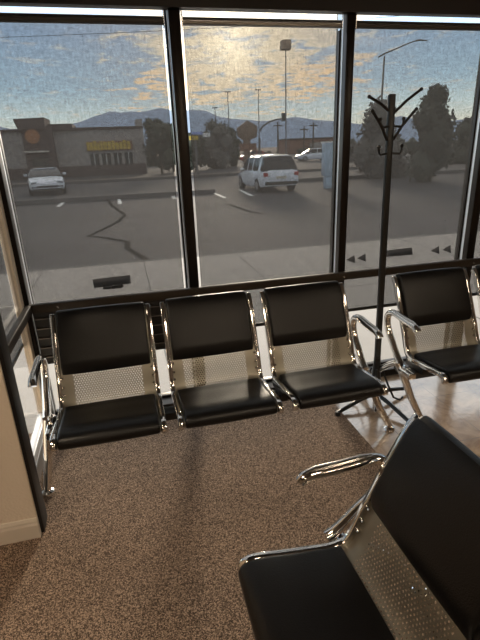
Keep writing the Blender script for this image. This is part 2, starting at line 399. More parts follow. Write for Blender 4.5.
def make_bench(loc, rz, label, splay=(-.05, .14), name='waiting_bench', group='chrome and black waiting benches', nseat=3, arm=(.04, .024), ad=-.012):
    """local x along the bench, local y = depth (front 0, back +), seats centred at 0, .537, 1.074"""
    root = empty(name, loc, rz); tag(root, label, 'bench', group)
    N = len(PS)
    def idx(z, up=True): return next(i for i, p in enumerate(PS) if p.x > .33 and p.y > z)
    for s_ in range(nseat):
        cx = s_*SEATX
        # side frames
        for sg in (-1, 1):
            x = cx + sg*.233
            fr = MB(); top = offs(PS, .017); bot = offs(PS, -.013)
            top[0] = PS[0]+Vector((-.010, 0)); bot[0] = PS[0]+Vector((.012, -.004)); 
            for k in range(N-1):
                pass
            poly = [tuple(p) for p in top] + [tuple(p) for p in bot[::-1]]
            rings = []
            for k in range(N):
                a, b = top[k], bot[k]; w2 = .0115
                rings.append([(x-w2, a.x, a.y), (x+w2, a.x, a.y), (x+w2, b.x, b.y), (x-w2, b.x, b.y)])
            fr.loft(rings).build('side_frame', 'chrome', root, .004, seg=3)
            MB().box(x-.0135, x+.0135, -.015, .006, .384, .412).build('frame_tip', 'satin_chrome', root, .004)
            for zz in (.45, .48, .51):
                k = idx(zz); p = PS[k]
                MB().tube([(x-sg*.004, p.x-.004, p.y), (x-sg*.022, p.x-.004, p.y)], .006, 10).build('bolt', 'chrome', root)
            ub = MB().box(x-.006, x+.006, .17, .33, .345, .388).build('seat_bracket', 'black_metal', root)
        # perforated shell
        bm = MB(); pts = offs(PS, -.002); uvl = bm.bm.loops.layers.uv.new('UVMap')
        L = 0; prev = None; arc = [0]
        for k in range(1, N): arc.append(arc[-1]+(PS[k]-PS[k-1]).length)
        xs = [-.224, -.1, 0, .1, .224]
        for th, flip in ((0, 0), (-.0016, 1)):
            pp = offs(PS, -.002+th)
            vs = [[bm.bm.verts.new((cx+x, p.x, p.y)) for x in xs] for p in pp]
            for k in range(N-1):
                for j in range(4):
                    f = bm.bm.faces.new((vs[k][j], vs[k][j+1], vs[k+1][j+1], vs[k+1][j]))
                    for lp, (a, b) in zip(f.loops, ((j, k), (j+1, k), (j+1, k+1), (j, k+1))): lp[uvl].uv = (xs[a], arc[b])
            if th == 0: break
        bm.build('shell', 'perforated', root)
        # seat pad: front lip .. d=.325
        e = next(i for i, p in enumerate(PS) if p.x > .294)
        path = sub(0, e); up = offs(path, .036); dn = offs(path, .001)
        
        # rounded ends
        o1 = [Vector((-.014, .387)), Vector((-.022, .393)), Vector((-.026, .404)), Vector((-.024, .420)), Vector((-.014, .434)), Vector((.002, .443)), Vector((.025, .447))]
        top_ = [p for p in offs(sub(0, e), .032) if .05 < p.x < .28]
        endp = [Vector((.293, .420)), Vector((.299, .405)), Vector((.296, .394))]
        poly = o1 + top_ + endp + [p for p in dn[::-1] if p.x > .0] + [Vector((-.003, .383))]
        pad(cx-.213, cx+.213, poly, root, 'seat_pad')
        # back pad z .60 .. top, wraps over
        k0 = idx(.533); path = sub(k0, N-1)
        up = offs(path, .034); dn = offs(path, -.014)
        poly = [path[0]+Vector((-.012, -.006))] + up[1:-1] + [PS[-1]+Vector(q) for q in ((-.027, .012), (-.014, .022), (.002, .022), (.016, .012), (.019, -.004))] + dn[::-1][1:-1] + [path[0]+Vector((.006, -.008))]
        pad(cx-.213, cx+.213, poly, root, 'back_pad')
    xa, xb = -.262, (nseat-1)*SEATX+.262
    MB().box(xa, xb, .20, .27, .31, .35).build('beam', 'black_metal', root, .004)
    for side, x0, sp, ao in ((-1, xa, splay[0], arm[0]), (1, xb, splay[1], arm[1])):
        x = x0 + side*(ao-.012)
        # armrest: flattened chrome tube, hooked open loop
        pth = [(.175, .614), (.188, .627), (.22, .634), (.29, .636), (.37, .643), (.415, .642), (.447, .628), (.463, .598), (.459, .560), (.432, .512), (.385, .465), (.345, .422), (.31, .392), (.285, .378)]
        pp = [(x+side*.012, p.x+ad*max(0, min(1, (p.y-.4)/.2)), p.y) for p in smoothpath(pth, 3)]
        MB().tube(pp, .0175, 12, flat=((1, 0, 0), 1.15)).build('armrest', 'chrome', root)
        ap = [(x+side*.012, a+ad, b) for a, b in ((.19, .644), (.22, .651), (.29, .653), (.37, .660), (.405, .659))]
        # grooved cap along the top
        MB().tube(ap, [.004, .006, .006, .006, .004], 8, flat=((1, 0, 0), 1.6)).build('armrest_strip', 'satin_chrome', root)
        MB().box(min(x-side*.03, x+side*.014), max(x-side*.03, x+side*.014), .19, .35, .315, .352).build('leg_bracket', 'chrome', root, .006)
        lx = x+side*.012
        lf = MB().tube([(lx, .32, .375), (lx+sp*.25, .305, .30), (lx+sp*.6, .265, .15), (lx+sp, .225, .022)], [.024, .023, .021, .018], 12).build('leg', 'chrome', root)
        MB().tube([(lx+sp, .225, .024), (lx+sp, .225, .012), (lx+sp, .225, .0)], [.014, .030, .033], 16).build('foot', 'chrome', lf)
        lr = MB().tube([(lx, .33, .36), (lx, .40, .315), (lx, .50, .235), (lx, .60, .13), (lx, .665, .022)], [.019, .0185, .0175, .016, .015], 12).build('leg', 'chrome', root)
        MB().tube([(lx, .665, .024), (lx, .665, .012), (lx, .665, .0)], [.014, .030, .033], 16).build('foot', 'chrome', lr)
    return root
make_bench((-.176, 1.790, 0), 0, 'three-seat chrome and black bench under the windows, left of the coat stand')
make_bench((1.712, 1.797, 0), 0, 'chrome and black bench right of the coat stand, standing on the tile floor', splay=(.13, .05))
make_bench((.217, .760, 0), -PI/2, 'large foreground bench at lower right, seen from above, facing left over the carpet', splay=(-.03, .0), arm=(.03, .0), ad=.02)

# ------------------------------------------------------------------ coat stand
w = empty('coat_stand', (1.398, 2.300, 0)); w.rotation_euler = (0, math.radians(-1.0), 0)
tag(w, 'black metal coat stand with angled arms and small hooks between the two window benches', 'coat stand')
MB().box(-.017, .017, -.012, .012, .10, 1.775).build('pole', 'black_metal', w, .004)
MB().tube([(0, 0, .32), (0, 0, .22), (0, 0, .13), (0, 0, .07)], [.02, .025, .03, .03], 12).build('collar', 'black_metal', w)
for dx, dz0, dz1 in ((-.135, 1.700, 1.765), (.150, 1.69, 1.79), (-.115, 1.56, 1.70), (.13, 1.56, 1.70)):
    s_ = 1 if dx > 0 else -1
    a = MB().tube([(s_*.018, -.005, dz0), (dx*.5, -.012, (dz0+dz1)/2), (dx, -.02, dz1)], .0075, 8).build('arm', 'black_metal', w)
    MB().ball((dx, -.02, dz1), .010).build('arm_tip', 'black_plastic', a)
for z in (1.625, 1.495):
    for s_ in (-1, 1):
        q = MB().tube([(s_*.018, -.01, z), (s_*.055, -.012, z-.004), (s_*.064, -.013, z+.006), (s_*.066, -.013, z+.03)], .0055, 8).build('hook', 'black_metal', w)
        MB().ball((s_*.066, -.013, z+.034), .010).build('hook_tip', 'black_plastic', q)
for ang in (12, 102, 192, 282):
    c_, s_ = math.cos(math.radians(ang)), math.sin(math.radians(ang)); R_ = .29
    l_ = MB().tube([(0, 0, .075), (c_*.12, s_*.12, .06), (c_*R_*.8, s_*R_*.8, .035), (c_*R_, s_*R_, .022)], [.014, .013, .012, .011], 8).build('base_leg', 'black_metal', w)
    MB().tube([(c_*R_, s_*R_, 0), (c_*R_, s_*R_, .03)], .016, 10).build('base_foot', 'black_plastic', l_)
    c2, s2 = math.cos(math.radians(ang-40)), math.sin(math.radians(ang-40))
    br_ = MB().tube([(c2*.03, s2*.03, .25), (c2*.07, s2*.07, .14), (c2*.11, s2*.11, .05), (c2*.15, s2*.15, .035), (c2*.165, s2*.165, .06)], .0065, 8).build('brace_hook', 'black_metal', w)

# ------------------------------------------------------------------ outside
LZ = -.30; SZ = -.10
def G(px, py, z=LZ): return at_z(px, py, z)
sw = struct(box('sidewalk', 'concrete', -60, 60, 2.78, 7.45, SZ-.4, SZ), 'pale concrete sidewalk outside the windows')
jt = MB()
for x in [-12+1.52*k for k in range(20)]:
    xx = x+.03; jt.box(xx, xx+.018, 2.8, 7.44, SZ+.0005, SZ+.002)
jt.box(-60, 60, 5.0, 5.015, SZ+.0005, SZ+.002)
jt.build('expansion_joint', 'concrete_joint', sw, smooth=False)
struct(box('sidewalk', 'concrete', -60, -.63, -8, 2.78, SZ-.4, SZ), 'pale concrete paving outside the left glass wall')
lot = struct(box('ground', 'asphalt', -400, 500, 7.3, 120, LZ-.3, LZ), 'asphalt parking lot')
struct(box('terrain', 'dirt', -3000, 3000, 120, 2500, LZ-.6, LZ-.02))
struct(box('curb', 'curb', -60, 60, 7.45, 7.60, LZ, SZ-.005), 'kerb between sidewalk and parking lot')
# parking stripes and sealed cracks
def strip(pts, wd, name, m_, z=LZ+.006, parent=lot):
    b_ = MB(); P_ = [Vector((p.x, p.y, 0)) for p in pts]; L_ = []; R_ = []
    for i, p in enumerate(P_):
        t = (P_[min(i+1, len(P_)-1)]-P_[max(i-1, 0)]).normalized(); nrm = Vector((-t.y, t.x, 0))*wd/2
        L_.append(p+nrm); R_.append(p-nrm)
    vs = [(b_.bm.verts.new((a.x, a.y, z)), b_.bm.verts.new((c.x, c.y, z))) for a, c in zip(L_, R_)]
    for i in range(len(vs)-1): b_.bm.faces.new((vs[i][0], vs[i+1][0], vs[i+1][1], vs[i][1]))
    return b_.build(name, m_, parent, smooth=False)
strip([G(*p) for p in ((107, 199), (112, 206), (125, 215), (118, 222), (100, 231), (89, 236), (105, 238), (128, 242), (127, 248), (140, 256), (148, 261))], .13, 'tar_seam', 'seal_tar')
strip([G(*p) for p in ((228, 204), (250, 212), (262, 214))], .12, 'tar_seam', 'seal_tar')
for a, b in (((58, 207), (65, 201)), ((120, 204), (119, 199)), ((175, 199), (171, 194)), ((214, 193), (225, 198)), ((240, 190), (252, 196))):
    strip([G(*a), G(*b)], .16, 'parking_stripe', 'paint_white')
for y0, y1, x0, x1 in ((20.9, 21.15, -30, 4.0), (24.5, 24.7, 9, 60), (34, 34.2, -60, 60)):
    struct(box('curb', 'curb', x0, x1, y0, y1, LZ-.05, LZ+.18), 'low concrete kerb across the parking lot')
struct(box('verge', 'dirt', -70, 90, 34.2, 37, LZ, LZ+.10), 'dry verge beyond the parking lot')

# ---- cars
def car(name, loc, rz, label, kind, body, sc=1.0, detail=True, L=4.5, W=1.8, Ht=1.45):
    """local +y = forward, wheels on z=0"""
    root = empty(name, loc, rz); root.scale = (sc, sc, sc); tag(root, label, 'car')
    suv = kind == 'suv'
    hw = W/2
    if suv: Ht = 1.62
    # lower body sections: (y, zbot, zbelt, halfwidth)
    secs = [(-L/2, .42, .86, hw*.86), (-L/2+.08, .30, .98, hw*.95), (-L/2+.5, .24, 1.0, hw), (-.6, .22, .97, hw), (.6, .22, .94, hw), (L/2-1.15, .24, .90, hw*.99), (L/2-.45, .26, .80, hw*.96), (L/2-.1, .30, .68, hw*.88), (L/2, .36, .58, hw*.78)]
    if not suv: secs[0] = (-L/2, .42, .86, hw*.82); secs[1] = (-L/2+.1, .3, .93, hw*.92)
    rings = [[(-w_*.90, y, zb), (-w_, y, zb+.12), (-w_, y, zt-.18), (-w_*.93, y, zt-.02), (-w_*.6, y, zt+.015), (w_*.6, y, zt+.015), (w_*.93, y, zt-.02), (w_, y, zt-.18), (w_, y, zb+.12), (w_*.90, y, zb)] for y, zb, zt, w_ in secs]
    MB().loft(rings).build('body', body, root)
    # greenhouse
    if suv: gs = [(-L/2+.10, .98, .0), (-L/2+.42, .96, .92), (-L/2+.7, .96, 1.0), (.2, .95, 1.0), (.75, .93, .80), (1.35, .90, 0.0)]
    else: gs = [(-L/2+.45, .95, 0), (-L/2+1.15, .95, .90), (-.25, .94, 1.0), (.35, .93, .95), (1.2, .90, 0)]
    zr = Ht
    rings = []
    for y, zb, k in gs:
        zt = zb+(zr-zb)*k + .01; wi = hw*(.93-.20*k)
        rings.append([(-hw*.93, y, zb-.03), (-hw*.93+(hw*.93-wi)*.9, y, zb+(zt-zb)*.9), (-wi*.8, y, zt), (wi*.8, y, zt), (hw*.93-(hw*.93-wi)*.9, y, zb+(zt-zb)*.9), (hw*.93, y, zb-.03)])
    cab = MB().loft(rings).build('cabin', 'car_glass', root)
    # roof panel and pillars in body colour
    rr = []
    for y, zb, k in gs[1:-1]:
        zt = zb+(zr-zb)*k; wi = hw*(.93-.20*k)
        rr.append([(-wi*1.0-.01, y, zt-.075), (-wi*.82, y, zt+.03), (wi*.82, y, zt+.03), (wi*1.0+.01, y, zt-.075)])
    MB().loft(rr).build('roof', body, root)
    for y0, y1 in (((-L/2+.55, -L/2+.80), (-.55, -.47), (.25, .30)) if suv else ((-L/2+1.0, -L/2+1.25), (-.3, -.22))):
        for s_ in (-1, 1):
            MB().prism([(y0, .94), (y1, .94), (y1, zr-.06), (y0, zr-.06)], lambda a, b, t: (s_*(hw*.94-(b-.94)/(zr-.94)*hw*.21+t), a, b), -.012, .012).build('pillar', body, root, smooth=False)
    for y in (-L/2+.85, L/2-.9):
        for s_ in (-1, 1):
            wl = MB().tube([(s_*(hw-.20), y, .32), (s_*(hw+.01), y, .32)], .32, 20).build('wheel', 'tyre', root)
            MB().tube([(s_*(hw+.008), y, .32), (s_*(hw+.02), y, .32)], .19, 14).build('rim', 'rim', wl)
    for s_ in (-1, 1):
        MB().box(min(s_*hw*.98, s_*(hw+.17)), max(s_*hw*.98, s_*(hw+.17)), .62, .76, .94, 1.06).build('mirror', body, root, .02)
        # lights
        MB().prism([(0, 0), (.30, .03), (.34, .12), (.05, .10)], lambda a, b, t: (s_*(hw*.74-a*.9+.12), L/2-.20-a*.0+t-.02*b, .56+b+.02), 0, .17).build('head_light', 'head_lamp', root, smooth=False)
        MB().box(min(s_*hw*.70, s_*hw*.93), max(s_*hw*.70, s_*hw*.93), -L/2-.02, -L/2+.12, .74, .90).build('tail_light', 'tail_red', root, .01)
    MB().box(-.26, .26, -L/2-.025, -L/2+.05, .62, .74).build('number_plate', 'plate', root)
    MB().box(-.5, .5, L/2-.06, L/2+.012, .40, .50).build('grille', 'black_plastic', root)
    MB().box(-.72, .72, L/2-.10, L/2-.0, .28, .36).build('bumper_intake', 'black_plastic', root)
    MB().box(-hw*.86, hw*.86, -L/2-.02, -L/2+.1, .36, .50).build('bumper', 'black_plastic' if suv else body, root, .02)
    return root
p = G(48, 195); p = Vector((p.x, p.y, LZ)); p.y += 1.6; p.x -= .2
car('sedan', p, PI+.15, 'pale sedan parked facing the windows in front of the beige shop', 'sedan', 'car_white', sc=.96, Ht=1.30)
p = G(273, 191.5); r_ = car('suv', (p.x+.05, p.y+1.3, LZ), math.radians(2), 'white SUV seen from behind in the middle window', 'suv', 'car_white', sc=.93)
p = G(313, 161); car('sedan', (p.x, p.y, LZ), math.radians(88), 'distant white car between the SUV and the pale blue box', 'sedan', 'car_white')
p = G(258, 161); car('sedan', (p.x-1, p.y-1.5, LZ), math.radians(85), 'distant red car partly hidden behind the white SUV', 'sedan', 'car_red')

# ---- buildings
BY = 45.0
def bx_at(px): return at_y(px, 150, BY).x
w = empty('shop_building', (bx_at(75), BY, LZ)); tag(w, 'low beige shop building with a brown entrance tower and yellow sign', 'building')
ox = w.location.x
def bp(px): return bx_at(px)-ox
def hz(px, py): return at_y(px, py, BY).z - LZ
MB().box(bp(-30), bp(144), 0, 14, 0, hz(100, 130)).build('wall', 'stucco', w, smooth=False)
MB().box(bp(-30), bp(144)+.1, -.12, 14, hz(100, 130), hz(100, 127)).build('parapet', 'stucco_dark', w, smooth=False)
MB().box(bp(139), bp(145), -.1, 3, 0, hz(142, 119)).build('pier', 'stucco', w, smooth=False)
MB().box(bp(27), bp(56), -1.2, 2, 0, hz(40, 127)).build('tower', 'stucco_dark', w, smooth=False)
MB().prism([(bp(22), hz(30, 120)), (bp(52), hz(50, 118.5)), (bp(51), hz(50, 129)), (bp(25), hz(30, 130))], lambda a, b, t: (a, t, b), -1.6, 2).build('tower_cap', 'stucco_dark', w, smooth=False)
MB().box(bp(52), bp(76), -.3, 4, hz(60, 131), hz(60, 124)).build('parapet_step', 'stucco_dark', w, smooth=False)
o = MB().tube([(bp(38), -1.75, hz(38, 137)), (bp(38), -1.55, hz(38, 137))], .55, 24).build('round_logo', 'sign_orange', w)
MB().box(bp(29), bp(51), -2.4, -1.2, hz(40, 152.5), hz(40, 151)).build('canopy', 'awning', w)
MB().box(bp(33), bp(49), -1.25, -1.18, 0, hz(40, 158)).build('entrance', 'store_glass', w)
MB().box(bp(87), bp(133), -.18, 0, hz(110, 150.5), hz(110, 141)).build('sign_band', 'sign_rust', w)
xx = 87.5
random.seed(3)
while xx < 131:
    wd = random.uniform(2.2, 3.6); 
    if not 106 < xx < 107.5: MB().box(bp(xx), bp(xx+wd), -.26, -.18, hz(110, 149.8), hz(110, random.uniform(140.2, 143))).build('sign_letter', 'sign_yellow', w)
    xx += wd+.7
for a, b in ((89, 98), (101, 110), (113, 121), (124, 132)):
    f_ = MB().box(bp(a), bp(b), -.06, .02, hz(110, 167), hz(110, 153)).build('shop_window', 'store_glass', w)
    MB().box(bp((a+b)/2)-.04, bp((a+b)/2)+.04, -.09, -.05, hz(110, 167), hz(110, 153)).build('window_bar', 'alu', f_)
MB().box(bp(-30), bp(144), -.2, 0, 0, .9).build('base_band', 'stucco_dark', w)
p0 = G(160, 163); w = empty('low_building', (at_y(325, 150, 110).x, 110, LZ)); tag(w, 'far low reddish building on the horizon behind the distant white car', 'building')
MB().box(-9, 6, 0, 8, 0, 3.2).build('wall', 'sign_rust', w); MB().box(-4, 2, -.3, 0, 0, 2.4).build('front', 'stucco', w); MB().box(-9.3, 6.3, -.3, 8, 3.2, 3.5).build('roof_edge', 'stucco_dark', w)

# ---- trees
def tree(base, h, cw, ch, label, leafm='leaf_dark', n=1500, leaf=.16, trunk=.12, seed=1, conic=0, group=None, cd_=None):
    rnd = random.Random(seed)
    w = empty('tree', base); tag(w, label, 'tree', group)
    MB().tube([(0, 0, -.05), (.05, 0, h*.35), (-.03, .03, h*.7)], [trunk, trunk*.8, trunk*.3], 8).build('trunk', 'bark', w)
    b_ = MB(); blobs = []
    for k in range(14):
        a = rnd.uniform(0, 2*PI); q = rnd.random(); zc = (h-ch)+ch*(.12+.76*q)
        rr = cw/2*(1-conic*q)*rnd.uniform(.15, .68); blobs.append((Vector((math.cos(a)*rr, math.sin(a)*rr, zc)), cw*.26*(1-conic*q*.6)*rnd.uniform(.7, 1.2)))
    blobs.append((Vector((0, 0, h-ch*.5)), cw*.33)); blobs.append((Vector((0, 0, h-cw*.14*(1-conic*.5))), cw*.16))
    for c, r in blobs:
        b_.ball(c, r*.72, 2, (1, 1, min(1.4, .7*ch/cw+.3)))
    for v in b_.bm.verts: v.co += Vector((noise.noise(v.co*2.3), noise.noise(v.co*2.3+Vector((9, 0, 0))), noise.noise(v.co*2.3+Vector((0, 9, 0)))))*cw*.05
    for k in range(n):
        c, r = rnd.choice(blobs)
        dv = Vector((rnd.gauss(0, 1), rnd.gauss(0, 1), rnd.gauss(0, 1))).normalized(); p = c + dv*r*rnd.uniform(.65, 1.12)
        a = Vector((rnd.gauss(0, 1), rnd.gauss(0, 1), rnd.gauss(0, 1))).normalized(); bb = a.cross(dv)
        if bb.length < .1: continue
        bb.normalize(); l_ = leaf*rnd.uniform(.6, 1.3)
        b_.bm.faces.new([b_.bm.verts.new(p+a*l_), b_.bm.verts.new(p+bb*l_*.6), b_.bm.verts.new(p-a*l_), b_.bm.verts.new(p-bb*l_*.6)])
    b_.build('foliage', leafm, w, smooth=False)
def Gy(px, Y): return Vector((at_y(px, 150, Y).x, Y, LZ))
def hgt(px, py, Y): return at_y(px, py, Y).z - LZ
def pw(wpx, Y): return wpx/FPX*Y*.96
tree(Gy(160, 42), hgt(160, 119, 42), pw(30, 42), 4.0, 'dark tree standing at the right end of the beige shop', seed=2)
tree(Gy(172, 46), hgt(172, 124, 46), pw(24, 46), 3.6, 'smaller dark tree against the first mullion', seed=3)
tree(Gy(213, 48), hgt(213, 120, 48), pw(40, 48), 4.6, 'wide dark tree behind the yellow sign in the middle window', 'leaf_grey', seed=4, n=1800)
tree(Gy(232, 52), hgt(232, 128, 52), pw(20, 52), 4.0, 'dark tree left of the brown pole sign', seed=5)
tree(Gy(195, 44), hgt(195, 133, 44), pw(26, 44), 3.2, 'low dark tree right of the first mullion', seed=6)
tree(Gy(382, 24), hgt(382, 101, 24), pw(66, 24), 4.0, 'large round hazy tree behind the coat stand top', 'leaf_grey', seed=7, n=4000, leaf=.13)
tree(Gy(432, 20), hgt(432, 86, 20), pw(62, 20), 4.2, 'tall dark tree in the right window beside the coat stand', 'leaf_dark', seed=8, n=3500, leaf=.13, conic=.3)
tree(Gy(465, 34), hgt(465, 118, 34), pw(40, 34), 3.4, 'lower tree behind the right mullion', 'leaf_dark', seed=9, n=1500)
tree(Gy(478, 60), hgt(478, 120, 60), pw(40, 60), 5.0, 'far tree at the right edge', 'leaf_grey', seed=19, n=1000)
for i, (px, py, wd, Y, sd) in enumerate([(150, 152, 26, 66, 11), (252, 151, 16, 84, 13), (275, 152, 26, 92, 14), (300, 148, 22, 96, 15), (355, 142, 40, 70, 16), (395, 140, 40, 60, 17), (340, 146, 16, 75, 18)]):
    spot = ['behind the right end of the shop', 'under the brown pole sign', 'behind the white SUV', 'right of the tall square lamp', 'behind the round hazy tree', 'behind the coat stand pole', 'behind the second mullion'][i]
    rnd = random.Random(sd); w = empty('bush', Gy(px, Y)); tag(w, 'distant dark shrub on the horizon ' + spot, 'bush', 'distant shrubs')
    b_ = MB(); hh = hgt(px, py, Y); ww = pw(wd, Y)
    for k in range(9):
        b_.ball(Vector((rnd.uniform(-ww/2, ww/2), rnd.uniform(-1, 1), rnd.uniform(.25, .75)*hh)), rnd.uniform(.3, .5)*hh, 2)
    for v in b_.bm.verts:
        v.co += Vector((noise.noise(v.co*1.5), noise.noise(v.co*1.5+Vector((9, 0, 0))), noise.noise(v.co*1.5+Vector((0, 9, 0)))))*.5
        v.co.z = max(v.co.z, -.02)
    b_.build('foliage', 'leaf_dark', w)

# ---- poles and signs
w = empty('parking_lamp', Gy(286, 40)); tag(w, 'tall parking lot lamp with square head in the middle window', 'lamp post')
h_ = hgt(286, 50, 40)
MB().tube([(0, 0, 0), (0, 0, h_+.2)], [.065, .04], 10).build('pole', 'pole_grey', w)
MB().prism([(-.38, 0), (.38, 0), (.33, .68), (-.35, .68)], lambda a, b, t: (a, t, h_+b), -.36, .36).build('lamp_head', 'lamp_head', w, .03)
MB().box(-.25, .25, -.25, .25, 0, .5).build('footing', 'curb', w)
for px, py, nm, lb in ((259.5, 90, 'light_pole', 'slim light pole left of the tall square lamp'), (230, 92, 'light_pole', 'slim light pole above the dark trees'), (217, 108, 'light_pole', 'short far light pole over the wide tree')):
    Y = 62; w = empty(nm, Gy(px, Y)); tag(w, lb, 'lamp post'); hh = hgt(px, py, Y)
    MB().tube([(0, 0, 0), (0, 0, hh)], [.075, .045], 8).build('pole', 'pole_grey', w)
    MB().box(-.35, .35, -.15, .15, hh-.03, hh+.07).build('lamp_head', 'pole_grey', w)
Y = 50; w = empty('traffic_signal', Gy(259.5, Y)); tag(w, 'traffic signal hanging from a curved mast arm', 'traffic light'); q = lambda px, py: (at_y(px, py, Y).x-w.location.x, 0, at_y(px, py, Y).z-LZ)
w_l = q
MB().tube([q(259.5, 160), q(259.5, 138)], [.15, .11], 8).build('pole', 'pole_grey', w); MB().tube([(0, 0, 0), q(259.5, 158)], .15, 8).build('pole_base', 'pole_grey', w)
MB().tube([q(259.5, 131), q(262, 127), q(268, 122.5), q(276, 119.5), q(283, 118.5)], [.11, .10, .09, .08, .07], 8).build('mast_arm', 'pole_grey', w)
s_ = MB().box(q(282, 118)[0], q(285, 118)[0], -.2, .2, q(284, 121)[2], q(284, 113)[2]).build('signal_head', 'black_plastic', w)
for k in range(3): MB().tube([(q(283.5, 118)[0], -.2, q(284, 114.5+2.3*k)[2]), (q(283.5, 118)[0], -.28, q(284, 114.5+2.3*k)[2])], .11, 10).build('lens', 'car_glass', s_)
for px, t_ in ((278, 122), (313, 122), (304, 126)):
    Y = 85; w = empty('utility_pole', Gy(px, Y)); tag(w, {278: 'far utility pole left of the tall square lamp', 313: 'far utility pole with crossarm above the distant white car', 304: 'shorter far utility pole left of the crossarm pole'}[px], 'utility pole', 'far utility poles')
    hh = hgt(px, t_, Y); MB().tube([(0, 0, 0), (0, 0, hh)], [.18, .12], 8).build('pole', 'wood_pole', w); MB().box(-.8, .8, -.08, .08, hh-.7, hh-.5).build('crossarm', 'wood_pole', w)
Y = 38; w = empty('pole_sign', Gy(247, Y)); tag(w, 'brown house-shaped pole sign in the middle window', 'sign'); q = lambda px, py: (at_y(px, py, Y).x-w.location.x, at_y(px, py, Y).z-LZ)
MB().prism([q(237, 128), q(247, 120.5), q(257, 126), q(256.5, 137), q(251, 139.5), q(242, 139.5), q(237.5, 136)], lambda a, b, t: (a, t, b), -.18, .18).build('sign_board', 'sign_brown', w, .03)
MB().box(-.28, .28, -.12, .12, 0, q(247, 139)[1]).build('post', 'sign_brown', w)
MB().box(q(240, 150)[0], q(256, 150)[0], -.2, .2, q(247, 151)[1], q(247, 143.5)[1]).build('lower_board', 'sign_rust', w)
Y = 36; w = empty('roadside_sign', Gy(196, Y)); tag(w, 'small yellow and blue roadside sign right of the first mullion', 'sign'); q = lambda px, py: (at_y(px, py, Y).x-w.location.x, at_y(px, py, Y).z-LZ)
MB().box(-.07, .07, -.05, .05, 0, q(196, 138)[1]).build('post', 'pole_grey', w)
MB().box(q(189, 139)[0], q(198, 139)[0], -.12, 0, q(193, 140)[1], q(193, 136)[1]).build('yellow_panel', 'sign_yellow', w)
MB().box(q(192, 139)[0], q(203, 139)[0], -.12, 0, q(196, 134.5)[1], q(196, 132)[1]).build('blue_panel', 'sign_blue', w)
MB().box(q(203, 139)[0], q(210, 139)[0], -.12, 0, q(206, 137)[1], q(206, 133)[1]).build('white_panel', 'paint_white', w)
MB().box(q(190, 139)[0], q(210, 139)[0], 0, .06, q(196, 137.5)[1], q(196, 135)[1]).build('crossbar', 'pole_grey', w)
Y = 26; w = empty('street_light', Gy(378.5, Y)); tag(w, 'street light with a long curved arm above the coat stand', 'lamp post'); q = lambda px, py: (at_y(px, py, Y).x-w.location.x, 0, at_y(px, py, Y).z-LZ)
MB().tube([(0, 0, 0), (0, 0, q(378, 56)[2])], [.08, .05], 8).build('pole', 'pole_grey', w)
MB().tube([q(378.5, 57), q(386, 53), q(400, 47), (q(413, 41.5))], [.045, .04, .035, .03], 8).build('arm', 'pole_grey', w)
MB().tube([q(412, 41.8), q(419, 40), q(427, 40.5)], [.05, .10, .05], 8, flat=((0, 0, 1), .5)).build('lamp_head', 'pole_grey', w)
# pale blue box near the second mullion
w = empty('utility_cabinet', Gy(329, 20)); tag(w, 'pale blue upright cabinet seen beside the second mullion', 'cabinet'); Y = 20
MB().box(-.26, .30, -.2, .2, .55, hgt(329, 143, Y)).build('upper_box', 'bin_blue', w, .03)
MB().box(-.30, .34, -.24, .24, hgt(329, 143, Y), hgt(329, 141.5, Y)).build('lid', 'paint_white', w, .01)
MB().box(-.18, .22, -.15, .15, 0, .55).build('lower_box', 'bin_blue', w, .03)
# cable
w = empty('power_line', (at_y(110, 33, 30).x, 30, LZ)); tag(w, 'thin dark overhead cable crossing the sky in the upper left window', 'power line')
a_, b__ = at_y(-150, 44, 30)-w.location, at_y(300, 26, 30)-w.location
wx0, wx1 = a_.x-6, b__.x+60
pp = []
for k in range(25):
    t = k/24; x = wx0+(wx1-wx0)*t
    z0 = (at_y(40, 36, 30)-w.location); z1 = (at_y(175, 31, 30)-w.location); sl_ = (z1.z-z0.z)/(z1.x-z0.x)
    pp.append((x, 0, z0.z+sl_*(x-z0.x)+.0008*(x-z0.x)**2))
MB().tube(pp, .012, 6).build('cable', 'cable', w)
for p in (pp[0], pp[-1]): MB().tube([(p[0], 0, 0), (p[0], 0, p[2]+.4)], [.14, .09], 8).build('pole', 'wood_pole', w)

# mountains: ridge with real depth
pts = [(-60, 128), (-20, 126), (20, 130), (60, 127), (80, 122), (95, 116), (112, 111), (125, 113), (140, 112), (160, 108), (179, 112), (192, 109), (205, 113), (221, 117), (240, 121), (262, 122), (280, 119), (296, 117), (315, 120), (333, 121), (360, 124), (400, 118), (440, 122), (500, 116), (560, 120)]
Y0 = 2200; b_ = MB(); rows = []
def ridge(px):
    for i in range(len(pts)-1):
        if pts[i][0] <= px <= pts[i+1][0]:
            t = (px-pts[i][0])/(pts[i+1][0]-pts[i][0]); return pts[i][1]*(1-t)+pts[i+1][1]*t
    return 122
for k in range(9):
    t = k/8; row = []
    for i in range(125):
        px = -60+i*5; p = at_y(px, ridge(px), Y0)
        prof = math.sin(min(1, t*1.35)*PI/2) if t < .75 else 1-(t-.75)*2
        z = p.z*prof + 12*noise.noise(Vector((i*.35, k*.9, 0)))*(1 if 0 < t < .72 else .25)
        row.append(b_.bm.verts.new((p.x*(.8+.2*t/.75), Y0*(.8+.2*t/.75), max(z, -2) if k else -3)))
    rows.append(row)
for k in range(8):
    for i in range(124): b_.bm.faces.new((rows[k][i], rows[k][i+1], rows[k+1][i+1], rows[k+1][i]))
struct(b_.build('mountains', 'mountain'), 'hazy blue mountain ridge on the horizon')

